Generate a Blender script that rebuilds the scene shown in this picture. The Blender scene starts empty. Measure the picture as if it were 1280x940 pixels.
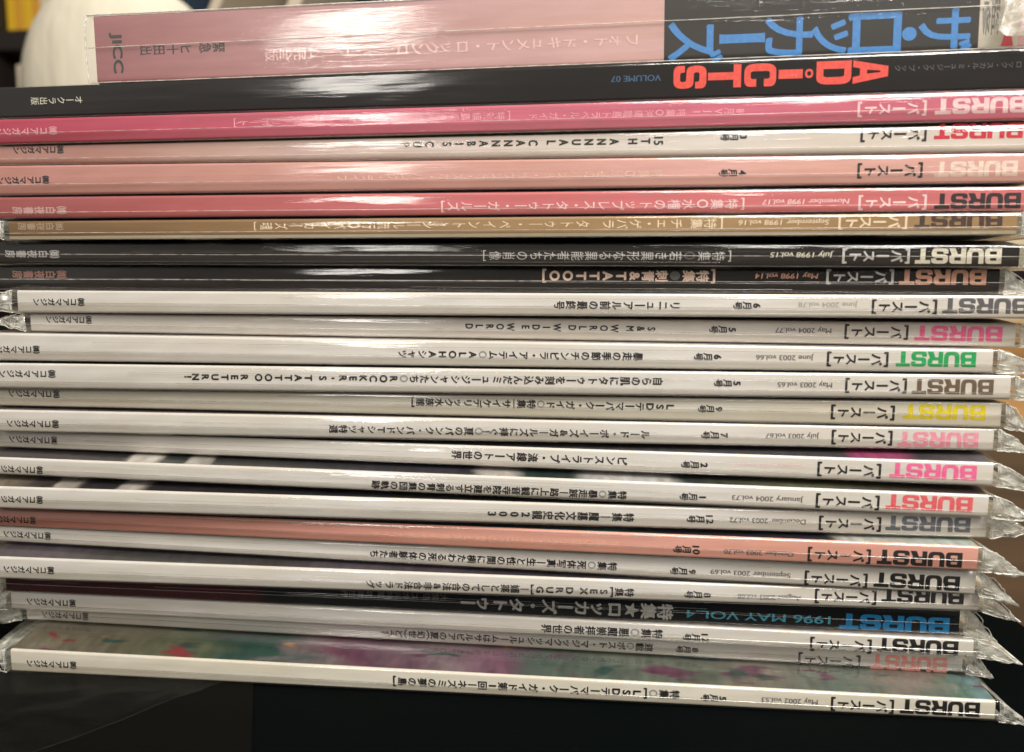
import bpy, bmesh, math, random
from mathutils import Vector, noise
R = math.radians
S = bpy.context.scene
COL = S.collection

# ------------------------------------------------------------ camera, light, exposure
cam_d = bpy.data.cameras.new('camera'); cam = bpy.data.objects.new('camera', cam_d); COL.objects.link(cam)
cam_d.sensor_width = 36; cam_d.lens = 36*930/1280; cam_d.clip_start = .01; cam_d.clip_end = 30
cam.location = (.02096, -.21379, .02258)
cam.rotation_euler = (R(90-6.0), 0, R(5.6))
cam_d.dof.use_dof = True; cam_d.dof.focus_distance = .215; cam_d.dof.aperture_fstop = 10
S.camera = cam

W = bpy.data.worlds.new('World'); S.world = W; W.use_nodes = True
bg = W.node_tree.nodes['Background']; bg.inputs[0].default_value = (1.0, .93, .85, 1); bg.inputs[1].default_value = .21

def area(name, loc, target, size, power, col, sy=None):
    l = bpy.data.lights.new(name, 'AREA'); l.shape = 'RECTANGLE'; l.size = size; l.size_y = sy or size; l.energy = power; l.color = col
    o = bpy.data.objects.new(name, l); COL.objects.link(o); o.location = loc
    o.rotation_euler = (Vector(target)-Vector(loc)).to_track_quat('-Z', 'Y').to_euler(); return o
WARM = (1.0, .945, .865)
area('unseen_glare_lamp', (-.42, -1.2, .62), (0, 0, 0), .20, 3.7, WARM, .36)  # unseen source behind the camera at left, shaped to give the film glare
area('unseen_overhead_lamp', (.40, -.52, .78), (.08, 0, 0), .6, 14.5, WARM, .5)  # unseen soft lamp added close to the stack, brightening its right side
area('unseen_overhead_lamp', (-.2, .75, 1.5), (-.2, .6, 0), .5, 8, WARM)
S.view_settings.view_transform = 'Standard'; S.view_settings.look = 'None'; S.view_settings.exposure = 0.1
S.view_settings.gamma = 1; S.view_settings.use_curve_mapping = False
S.render.engine = 'CYCLES'
S.cycles.max_bounces = 10; S.cycles.transparent_max_bounces = 40

# ------------------------------------------------------------ helpers
def srgb(r, g, b):
    f = lambda c: (c/255/12.92) if c/255 <= .04045 else ((c/255+.055)/1.055)**2.4
    return (f(r), f(g), f(b), 1)
def newmat(name):
    m = bpy.data.materials.new(name); m.use_nodes = True
    return m, m.node_tree.nodes, m.node_tree.links, m.node_tree.nodes['Principled BSDF']
def texco(N, L, scale, rot=(0,0,0), loc=(0,0,0)):
    tc = N.new('ShaderNodeTexCoord'); mp = N.new('ShaderNodeMapping'); mp.inputs['Scale'].default_value = scale; mp.inputs['Rotation'].default_value = rot; mp.inputs['Location'].default_value = loc
    L.new(tc.outputs['Object'], mp.inputs['Vector']); return mp.outputs['Vector']
def noise_n(N, L, vec, scale=1, detail=3, rough=.5):
    n = N.new('ShaderNodeTexNoise'); n.inputs['Scale'].default_value = scale; n.inputs['Detail'].default_value = detail; n.inputs['Roughness'].default_value = rough
    L.new(vec, n.inputs['Vector']); return n.outputs['Fac']
def ramp(N, L, fac, stops, interp='LINEAR'):
    r = N.new('ShaderNodeValToRGB'); r.color_ramp.interpolation = interp
    e = r.color_ramp.elements
    while len(e) < len(stops): e.new(.5)
    for i, (p, c) in enumerate(stops): e[i].position = p; e[i].color = c
    L.new(fac, r.inputs[0]); return r.outputs[0]
def bump(N, L, P, h, strength, dist):
    b = N.new('ShaderNodeBump'); b.inputs['Strength'].default_value = strength; b.inputs['Distance'].default_value = dist
    L.new(h, b.inputs['Height']); L.new(b.outputs[0], P.inputs['Normal']); return b
MC = {}
def paper(name, c0, c1=None, x0=0, x1=1, rough=.42, coat=.12, spec=.35):
    """coated paper: base tint c0 at the foot of the spine running to c1, with fibre mottling and rubbed scuffs"""
    if name in MC: return MC[name]
    m, N, L, P = newmat(name)
    v = texco(N, L, (1, 1, 1))
    if c1:
        sep = N.new('ShaderNodeSeparateXYZ'); L.new(v, sep.inputs[0])
        mr = N.new('ShaderNodeMapRange'); mr.inputs['From Min'].default_value = x0; mr.inputs['From Max'].default_value = x1
        L.new(sep.outputs['X'], mr.inputs['Value'])
        base = ramp(N, L, mr.outputs[0], [(0, c0), (1, c1)])
    else:
        rgb = N.new('ShaderNodeRGB'); rgb.outputs[0].default_value = c0; base = rgb.outputs[0]
    n1 = noise_n(N, L, texco(N, L, (60, 200, 500)), 1, 4)
    k = ramp(N, L, n1, [(.3, (.88, .87, .85, 1)), (.7, (1, 1, 1, 1))])
    age = N.new('ShaderNodeMixRGB'); age.blend_type = 'MULTIPLY'; age.inputs[0].default_value = 1   # uneven yellowing and rubbed, handled areas
    L.new(base, age.inputs[1]); L.new(ramp(N, L, noise_n(N, L, texco(N, L, (16, 60, 140)), 1, 4), [(.32, (.90, .87, .80, 1)), (.62, (1, 1, 1, 1))]), age.inputs[2]); base = age.outputs[0]
    mx = N.new('ShaderNodeMixRGB'); mx.blend_type = 'MULTIPLY'; mx.inputs[0].default_value = 1
    L.new(base, mx.inputs[1]); L.new(k, mx.inputs[2]); L.new(mx.outputs[0], P.inputs['Base Color'])
    P.inputs['Roughness'].default_value = rough; P.inputs['Coat Weight'].default_value = coat; P.inputs['Coat Roughness'].default_value = .3; P.inputs['Specular IOR Level'].default_value = spec
    n2 = noise_n(N, L, texco(N, L, (1500, 1500, 1500)), 1, 2); bump(N, L, P, n2, .15, .0001)
    MC[name] = m; return m
def ink(name, c, rough=.45):
    if name in MC: return MC[name]
    m, N, L, P = newmat(name)
    n1 = noise_n(N, L, texco(N, L, (900, 900, 900)), 1, 3)
    a = tuple(min(1, x*1.0) for x in c[:3])+(1,); b = tuple(min(1, x*1.25+.012) for x in c[:3])+(1,)
    L.new(ramp(N, L, n1, [(.35, a), (.75, b)]), P.inputs['Base Color']); P.inputs['Roughness'].default_value = rough
    MC[name] = m; return m
def art(name, stops, scale=(14, 30, 30), interp='LINEAR', seed=0, detail=3, patch=0, accents=(), along=0):
    """printed cover picture: soft ground of a few inks with separate blurred accent shapes laid over it"""
    m, N, L, P = newmat(name)
    def n_at(k, sc, det):
        tc = N.new('ShaderNodeTexCoord'); mp = N.new('ShaderNodeMapping'); mp.inputs['Scale'].default_value = tuple(a*sc for a in scale); mp.inputs['Location'].default_value = (seed*3.7+k*11.3, seed*1.3+k*5.1, k)
        L.new(tc.outputs['Object'], mp.inputs['Vector']); n = N.new('ShaderNodeTexNoise'); n.inputs['Scale'].default_value = 1; n.inputs['Detail'].default_value = det; n.inputs['Distortion'].default_value = .5
        L.new(mp.outputs[0], n.inputs['Vector']); return n.outputs['Fac']
    mr = N.new('ShaderNodeMapRange'); mr.inputs['From Min'].default_value = .3; mr.inputs['From Max'].default_value = .7; L.new(n_at(0, 1, detail), mr.inputs['Value'])
    f0 = mr.outputs[0]
    if along:   # the picture changes along the length of the cover
        sx = N.new('ShaderNodeSeparateXYZ'); L.new(texco(N, L, (1/.287, 1, 1)), sx.inputs[0])
        q = N.new('ShaderNodeMath'); q.operation = 'MULTIPLY_ADD'; q.inputs[1].default_value = along; L.new(mr.outputs[0], q.inputs[0]); L.new(sx.outputs['X'], q.inputs[2])
        q2 = N.new('ShaderNodeMath'); q2.operation = 'SUBTRACT'; q2.inputs[1].default_value = along*.5; L.new(q.outputs[0], q2.inputs[0]); f0 = q2.outputs[0]
    col = ramp(N, L, f0, stops, interp)
    for k, (c, lo) in enumerate(accents):
        mk = N.new('ShaderNodeMapRange'); mk.inputs['From Min'].default_value = lo; mk.inputs['From Max'].default_value = lo+.05; L.new(n_at(k+1, 1.3, 2), mk.inputs['Value'])
        mx = N.new('ShaderNodeMixRGB'); L.new(mk.outputs[0], mx.inputs[0]); L.new(col, mx.inputs[1]); mx.inputs[2].default_value = c; col = mx.outputs[0]
    g2 = noise_n(N, L, texco(N, L, (400, 160, 160)), 1, 4)
    mm = N.new('ShaderNodeMixRGB'); mm.blend_type = 'MULTIPLY'; mm.inputs[0].default_value = 1; L.new(col, mm.inputs[1]); L.new(ramp(N, L, g2, [(.3, (.7, .7, .7, 1)), (.7, (1.2, 1.2, 1.2, 1))]), mm.inputs[2])
    L.new(mm.outputs[0], P.inputs['Base Color'])
    P.inputs['Roughness'].default_value = .35; P.inputs['Coat Weight'].default_value = .3
    return m
def film(name, gloss=1.0, veil=.03, bumpk=.5, rough=.07, sc=(25, 60, 900), tint=(1, .97, .9, 1), d=.0004, crinkle=None, through=(1, 1, 1, 1), glow=False, seed=0):
    m = bpy.data.materials.new(name); m.use_nodes = True; N = m.node_tree.nodes; L = m.node_tree.links; N.clear()
    out = N.new('ShaderNodeOutputMaterial'); tr = N.new('ShaderNodeBsdfTransparent'); gl = N.new('ShaderNodeBsdfGlossy'); di = N.new('ShaderNodeBsdfDiffuse')
    gl.inputs['Roughness'].default_value = rough; gl.inputs['Color'].default_value = (1, 1, 1, 1); di.inputs['Color'].default_value = tint
    tr.inputs['Color'].default_value = through
    fr = N.new('ShaderNodeFresnel'); fr.inputs['IOR'].default_value = 1.5
    mul = N.new('ShaderNodeMath'); mul.operation = 'MULTIPLY'; mul.inputs[1].default_value = 1.1*gloss; mul.use_clamp = True
    mn = N.new('ShaderNodeMath'); mn.operation = 'MINIMUM'; mn.inputs[1].default_value = .12*gloss
    v = texco(N, L, sc, (0, R(seed*.15-.3), 0), (seed*7.3, seed*3.1, seed*11.7)); n1 = noise_n(N, L, v, 1, 5, .6)
    v2 = texco(N, L, (8, 30, 160), loc=(seed*5.3, 0, seed*4.7)); n2 = noise_n(N, L, v2, 1, 2)
    add = N.new('ShaderNodeMath'); add.operation = 'ADD'; L.new(n1, add.inputs[0]); L.new(n2, add.inputs[1])
    b = N.new('ShaderNodeBump'); b.inputs['Strength'].default_value = bumpk; b.inputs['Distance'].default_value = d
    L.new(add.outputs[0], b.inputs['Height'])
    if crinkle:   # a patch of creased, bubbly film round x = crinkle[0]
        sx = N.new('ShaderNodeSeparateXYZ'); L.new(texco(N, L, (1, 1, 1)), sx.inputs[0])
        a1 = N.new('ShaderNodeMath'); a1.operation = 'SUBTRACT'; a1.inputs[1].default_value = crinkle[0]; L.new(sx.outputs['X'], a1.inputs[0])
        a2 = N.new('ShaderNodeMath'); a2.operation = 'ABSOLUTE'; L.new(a1.outputs[0], a2.inputs[0])
        a3 = N.new('ShaderNodeMapRange'); a3.inputs['From Min'].default_value = 0; a3.inputs['From Max'].default_value = crinkle[1]; a3.inputs['To Min'].default_value = 1; a3.inputs['To Max'].default_value = 0; L.new(a2.outputs[0], a3.inputs['Value'])
        nn = noise_n(N, L, texco(N, L, (330, 330, 620)), 1, 1); a4 = N.new('ShaderNodeMath'); a4.operation = 'MULTIPLY'; L.new(nn, a4.inputs[0]); L.new(a3.outputs[0], a4.inputs[1])
        b2 = N.new('ShaderNodeBump'); b2.inputs['Strength'].default_value = .8; b2.inputs['Distance'].default_value = .0006; L.new(a4.outputs[0], b2.inputs['Height'])
        L.new(b2.outputs[0], b.inputs['Normal'])
    L.new(b.outputs[0], gl.inputs['Normal']); L.new(b.outputs[0], fr.inputs['Normal'])
    m1 = N.new('ShaderNodeMixShader'); m2 = N.new('ShaderNodeMixShader'); m1.inputs[0].default_value = veil
    if veil > .1:
        vn = noise_n(N, L, texco(N, L, (300, 300, 700)), 1, 3); vr = N.new('ShaderNodeMapRange')
        vr.inputs['From Min'].default_value = .35; vr.inputs['From Max'].default_value = .7; vr.inputs['To Min'].default_value = veil*.45; vr.inputs['To Max'].default_value = veil*1.8
        L.new(vn, vr.inputs['Value']); L.new(vr.outputs[0], m1.inputs[0])
    if glow:   # light passing through the hazy doubled film
        ts = N.new('ShaderNodeBsdfTranslucent'); ts.inputs['Color'].default_value = tint; m3 = N.new('ShaderNodeMixShader'); m3.inputs[0].default_value = .35
        L.new(di.outputs[0], m3.inputs[1]); L.new(ts.outputs[0], m3.inputs[2]); di = m3
    L.new(tr.outputs[0], m1.inputs[1]); L.new(di.outputs[0], m1.inputs[2])
    L.new(fr.outputs[0], mul.inputs[0]); L.new(mul.outputs[0], mn.inputs[0]); L.new(mn.outputs[0], m2.inputs[0]); L.new(m1.outputs[0], m2.inputs[1]); L.new(gl.outputs[0], m2.inputs[2])
    L.new(m2.outputs[0], out.inputs['Surface']); return m

def mesh_obj(name, verts, faces, mats, parent=None, midx=None, smooth=False):
    me = bpy.data.meshes.new(name); me.from_pydata(verts, [], faces)
    for m in (mats if isinstance(mats, (list, tuple)) else [mats]): me.materials.append(m)
    if midx: me.polygons.foreach_set('material_index', midx)
    if smooth: me.polygons.foreach_set('use_smooth', [True]*len(faces))
    me.update(); o = bpy.data.objects.new(name, me); COL.objects.link(o)
    if parent: o.parent = parent
    return o
def tag(o, label=None, cat=None, group=None, kind=None):
    if label: o['label'] = label
    if cat: o['category'] = cat
    if group: o['group'] = group
    if kind: o['kind'] = kind
    return o
def empty(name, loc, rot=(0, 0, 0)):
    o = bpy.data.objects.new(name, None); o.empty_display_size = .02; COL.objects.link(o); o.location = loc; o.rotation_euler = rot; return o
def tube(pts, r, n=6):
    """closed-ended tube along pts -> verts, faces"""
    V = []; F = []
    for i, p in enumerate(pts):
        p = Vector(p); a = Vector(pts[max(0, i-1)]); b = Vector(pts[min(len(pts)-1, i+1)]); d = (b-a).normalized()
        u = d.cross(Vector((.13, .2, 1))).normalized(); w = d.cross(u)
        for k in range(n): t = 2*math.pi*k/n; V.append(tuple(p+(u*math.cos(t)+w*math.sin(t))*r))
    for i in range(len(pts)-1):
        for k in range(n): F.append((i*n+k, i*n+(k+1) % n, (i+1)*n+(k+1) % n, (i+1)*n+k))
    F.append(tuple(range(n))[::-1]); F.append(tuple((len(pts)-1)*n+k for k in range(n))); return V, F
def join(parts):
    V = []; F = []; MI = []
    for v, f, mi in parts:
        o = len(V); V += v; F += [tuple(i+o for i in q) for q in f]; MI += [mi]*len(f)
    return V, F, MI
def boxvf(x0, y0, z0, x1, y1, z1):
    V = [(x0,y0,z0),(x1,y0,z0),(x1,y1,z0),(x0,y1,z0),(x0,y0,z1),(x1,y0,z1),(x1,y1,z1),(x0,y1,z1)]
    return V, [(0,3,2,1),(4,5,6,7),(0,1,5,4),(1,2,6,5),(2,3,7,6),(3,0,4,7)]
def bevbox(name, dims, mat, parent=None, loc=(0,0,0), rot=(0,0,0), bev=.001):
    bm = bmesh.new(); x0,y0,z0,x1,y1,z1 = dims; v, f = boxvf(*dims); vs = [bm.verts.new(p) for p in v]
    for q in f: bm.faces.new([vs[i] for i in q])
    bmesh.ops.bevel(bm, geom=bm.edges[:], offset=bev, segments=2, affect='EDGES', profile=.6)
    me = bpy.data.meshes.new(name); bm.to_mesh(me); bm.free(); me.materials.append(mat)
    o = bpy.data.objects.new(name, me); COL.objects.link(o); o.location = loc; o.rotation_euler = rot
    if parent: o.parent = parent
    return o

# ------------------------------------------------------------ lettering
def curve_mesh(c):
    o = bpy.data.objects.new('glyph', c); COL.objects.link(o)
    me = o.to_mesh(); v = [(p.co.x, p.co.y) for p in me.vertices]; f = [tuple(q.vertices) for q in me.polygons]
    o.to_mesh_clear(); COL.objects.unlink(o); bpy.data.objects.remove(o); bpy.data.curves.remove(c); return v, f
GC = {}
def glyph(tok):
    if tok not in GC:
        c = bpy.data.curves.new('glyph', 'FONT'); c.body = tok; c.resolution_u = 4; c.fill_mode = 'FRONT'; GC[tok] = curve_mesh(c)
    return GC[tok]
def rnd(pts, n=5):
    """polygon with per-corner radius"""
    out = []; m = len(pts)
    for i, q in enumerate(pts):
        x, y = q[0], q[1]; r = q[2] if len(q) > 2 else 0
        if r == 0: out.append((x, y)); continue
        p = Vector((x, y)); a = Vector(pts[i-1][:2])-p; b = Vector(pts[(i+1) % m][:2])-p
        ra = min(r, a.length*.5); rb = min(r, b.length*.5); A = p+a.normalized()*ra; Bp = p+b.normalized()*rb
        for k in range(n+1):
            t = k/n; out.append(tuple(A*(1-t)**2+p*2*t*(1-t)+Bp*t*t))
    return out
w = 1.25
HEAVY = {
 'B': (w, [[(0,0),(w,0,.3),(w,.56,.25),(w-.07,.53),(w-.03,1,.3),(0,1)], [(.37,.2),(.37,.4),(w-.36,.4,.1),(w-.36,.2,.1)], [(.37,.62),(.37,.8),(w-.4,.8,.1),(w-.4,.62,.1)]]),
 'U': (w, [[(0,1),(0,0,.42),(w,0,.42),(w,1),(w-.37,1),(w-.37,.23,.18),(.37,.23,.18),(.37,1)]]),
 'R': (w, [[(0,0),(.37,0),(.37,.37),(.62,.37),(.80,0),(w+.03,0),(w-.2,.43),(w-.02,.5,.1),(w-.02,1,.32),(0,1)], [(.37,.58),(.37,.8),(w-.4,.8,.1),(w-.4,.58,.1)]]),
 'S': (w, [[(w,.66),(w-.36,.66),(w-.38,.79,.1),(.37,.79,.1),(.37,.62,.1),(w,.60,.3),(w,0,.38),(0,0,.38),(0,.34),(.36,.34),(.38,.2,.1),(w-.37,.2,.1),(w-.37,.38,.1),(0,.40,.3),(0,1,.38),(w,1,.38)]]),
 'T': (1.15, [[(.385,0),(.765,0),(.765,.77),(1.15,.77),(1.15,1),(0,1),(0,.77),(.385,.77)]]),
 'A': (1.2, [[(0,0),(.34,0),(.42,.2),(.78,.2),(.86,0),(1.2,0),(.86,1),(.34,1)], [(.5,.4),(.56,.78),(.64,.78),(.70,.4)]]),
 'D': (1.2, [[(0,0),(1.2,0,.35),(1.2,1,.35),(0,1)], [(.4,.2),(.4,.8),(.82,.8,.12),(.82,.2,.12)]]),
 'C': (1.2, [[(1.2,.62),(.8,.62),(.8,.8,.1),(.4,.8,.1),(.4,.2,.1),(.8,.2,.1),(.8,.38),(1.2,.38),(1.2,0,.4),(0,0,.4),(0,1,.4),(1.2,1,.4)]]),
 'i': (.4, [[(0,0),(.4,0),(.4,1),(0,1)]]),
 '.': (1, [[(0,0,.5),(1,0,.5),(1,1,.5),(0,1,.5)], [(.25,.25,.25),(.25,.75,.25),(.75,.75,.25),(.75,.25,.25)]])}
def heavy(ch):
    key = '#'+ch
    if key not in GC:
        c = bpy.data.curves.new('glyph', 'CURVE'); c.dimensions = '2D'; c.fill_mode = 'FRONT'
        for loop in HEAVY[ch][1]:
            p = rnd(loop); s = c.splines.new('POLY'); s.points.add(len(p)-1); s.use_cyclic_u = True
            for i, q in enumerate(p): s.points[i].co = (q[0], q[1], 0, 1)
        GC[key] = curve_mesh(c)
    return GC[key]
def tokens(s):
    out = []; i = 0
    while i < len(s):
        if s[i] == '{': j = s.index('}', i); out.append(s[i+1:j]); i = j+1
        else: out.append(s[i]); i += 1
    return out
LINEAR = set('[]ー—│()（）{}')
def place(acc, vf, fn, bold, em, k0=0):
    """copy a glyph through fn; bold lays a few slightly shifted impressions over each other"""
    v, f = vf
    sh = [(0, 0), (1, 0), (-1, 0), (0, 1), (0, -1), (.7, .7), (-.7, -.7)][:1+2*min(bold, 3)] if bold else [(0, 0)]
    e = em*.020*(bold**.8 if bold else 0)
    for k, (a, b) in enumerate(sh):
        o = len(acc[0]); y = -.00003-.000012*k
        for (gx, gy) in v:
            X, Z = fn(gx, gy); acc[0].append((X+a*e, y, Z+b*e))
        acc[1].extend(tuple(i+o for i in q) for q in f)
def bbox(v):
    xs = [p[0] for p in v]; ys = [p[1] for p in v]; return min(xs), max(xs), min(ys), max(ys)
def lettering(parent, part, mode, s, xr, xl, zc, size, col, bold, shear):
    xr, xl, zc, size = xr/1000, xl/1000, zc/1000, size/1000
    acc = ([], []); ring = ([], [])
    if mode == 'L':
        tot = sum(HEAVY[c][0] for c in s)+.07*(len(s)-1); k = (xr-xl)/tot; x = 0
        for c in s:
            place(acc, heavy(c), lambda gx, gy, x=x: (xr-(x+gx)*k, zc-(gy-.5)*size), 0, size); x += HEAVY[c][0]+.07
    elif mode == 'R':
        v, f = glyph(s); x0, x1, y0, y1 = bbox(v); k = (xr-xl)/(x1-x0); ks = size*.95
        place(acc, (v, f), lambda gx, gy: (xr-(gx-x0)*k-(gy-.35)*ks*(.18 if col in ('tan', 'cream', 'peach', 'palepink') else 0), zc-(gy-.33)*ks), bold or (1 if col in ('tan', 'cream', 'peach', 'palepink') else 0), size)
    elif mode == 'V':
        tk = tokens(s); wts = [.45 if t == ' ' else (.55 if t in '[]()（）│!?' else 1) for t in tk]
        p = (xr-xl)/sum(wts); x = 0
        for t, wt in zip(tk, wts):
            cx = xr-(x+wt/2)*p; x += wt
            if t == ' ': continue
            v, f = glyph(t)
            if not v: continue
            x0, x1, y0, y1 = bbox(v); cjk = ord(t[0]) > 0x2000
            if t in LINEAR:
                mx, my = (x0+x1)/2, (y0+y1)/2
                if t in '[]()（）': ky = size*1.12/(y1-y0); kx = min(p*wt*.7/(x1-x0), ky)
                elif t == '│': kx = ky = size*1.0/(y1-y0)
                else: kx = p*.86/(x1-x0); ky = size
                fn = lambda gx, gy, cx=cx, mx=mx, my=my, kx=kx, ky=ky: (cx-(gx-mx)*kx, zc-(gy-my)*ky)
            else:
                if cjk: mx, my = .492, .37; ka = p*.98; kz = size*.98
                else: mx, my = (x0+x1)/2, (y0+y1)/2; ka = p*1.0; kz = size*1.05 if len(t) == 1 else size*.95/(x1-x0)
                sk = shear*.6
                fn = lambda gx, gy, cx=cx, mx=mx, my=my, ka=ka, kz=kz: (cx+(gy-my)*ka+sk*(gx-mx)*kz*.6, zc-(gx-mx)*kz)
            if t in '◎○●':
                place(ring, glyph('●') if t == '●' else glyph('○'), fn, 0 if t == '●' else 2, min(p, size)); continue
            lat = not cjk and len(t) == 1 and t not in '[]()'
            place(acc, (v, f), fn, bold+(1 if lat and bold else 0), min(p, size))
    elif mode == 'A':
        spans = [(0, 43, 28), (45, 88, 28), (92, 102, 11), (105, 135, 11), (138, 178, 28), (182, 224, 28), (226, 268, 28)]
        k = (xr-xl)/268; kz = size/28
        for c, (a, b, h) in zip(s, spans):
            wd = HEAVY[c][0]
            place(acc, heavy(c), lambda gx, gy, a=a, b=b, h=h, wd=wd: (xr-(a+(b-a)*(1-gy))*k, zc-(gx/wd-.5)*h*kz), 0, size)
    elif mode == 'Z':
        spans = [(0, 63, 52, 0), (66, 84, 18, -3), (86, 149, 50, 0), (151, 194, 42, -3), (195, 253, 50, 0), (254, 312, 13, 0), (308, 377, 54, -3)]
        k = (xr-xl)/377; kz = size/50
        for c, (a, b, h, dz) in zip(s, spans):
            v, f = glyph(c); x0, x1, y0, y1 = bbox(v)
            if c == 'ー': fn = lambda gx, gy: (xr-(a+(b-a)*(gx-x0)/(x1-x0))*k, zc-((gy-y0)/(y1-y0)-.5)*h*kz+dz*kz); place(acc, (v, f), fn, 0, size)
            else:
                fn = lambda gx, gy: (xr-(a+(b-a)*(1-(gy-y0)/(y1-y0)))*k, zc-((gx-x0)/(x1-x0)-.5)*h*kz+dz*kz); place(acc, (v, f), fn, 3 if c != '・' else 0, size*.62)
    elif mode == 'H':
        v, f = glyph(s); x0, x1, y0, y1 = bbox(v)
        place(acc, (v, f), lambda gx, gy: (xl+(xr-xl)*(gy-y0)/(y1-y0), zc+size/2-size*(gx-x0)/(x1-x0)), bold, (xr-xl)*.8)
    mesh_obj(part, acc[0], acc[1], INK[col], parent)
    if ring[0]: mesh_obj('circle_mark', ring[0], ring[1], INK['ring_dark' if col in ('whitegrey', 'peachlite') else ('ring' if col == 'ink' else col)], parent)

g = srgb
INK = {n: ink('ink_'+n, c) for n, c in dict(rosepale=g(226,188,183), ring=g(150,150,145), ring_dark=g(88,88,86),
 ink=g(30,27,26), black=g(20,18,19), grey=g(92,90,92), lightgrey=g(165,160,155), dimgrey=g(95,92,92), cream=g(225,220,200), whitegrey=g(205,203,198),
 tan=g(232,210,180), peach=g(228,170,140), peachlite=g(230,200,180), dimpeach=g(150,105,88), pinkgrey=g(205,160,155), goldgrey=g(165,140,110),
 palepink=g(245,205,205), pinkink=g(236,160,172), red=g(200,40,60), fadedwhite=g(228,205,190), faint=g(228,190,170), darkink=g(42,32,34), brownink=g(70,50,42),
 pink=g(245,105,155), green=g(20,160,85), olive=g(105,88,68), yellow=g(225,205,30), washedpink=g(232,150,170), coral=g(225,95,100), slate=g(105,112,120),
 palecoral=g(240,150,140), faintpeach=g(240,180,155), faintpink=g(240,205,205), orange=g(225,75,60), blue=g(35,125,195), dimblue=g(45,85,120),
 cyanblue=g(25,140,205), cyan=g(80,185,215)).items()}

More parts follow.
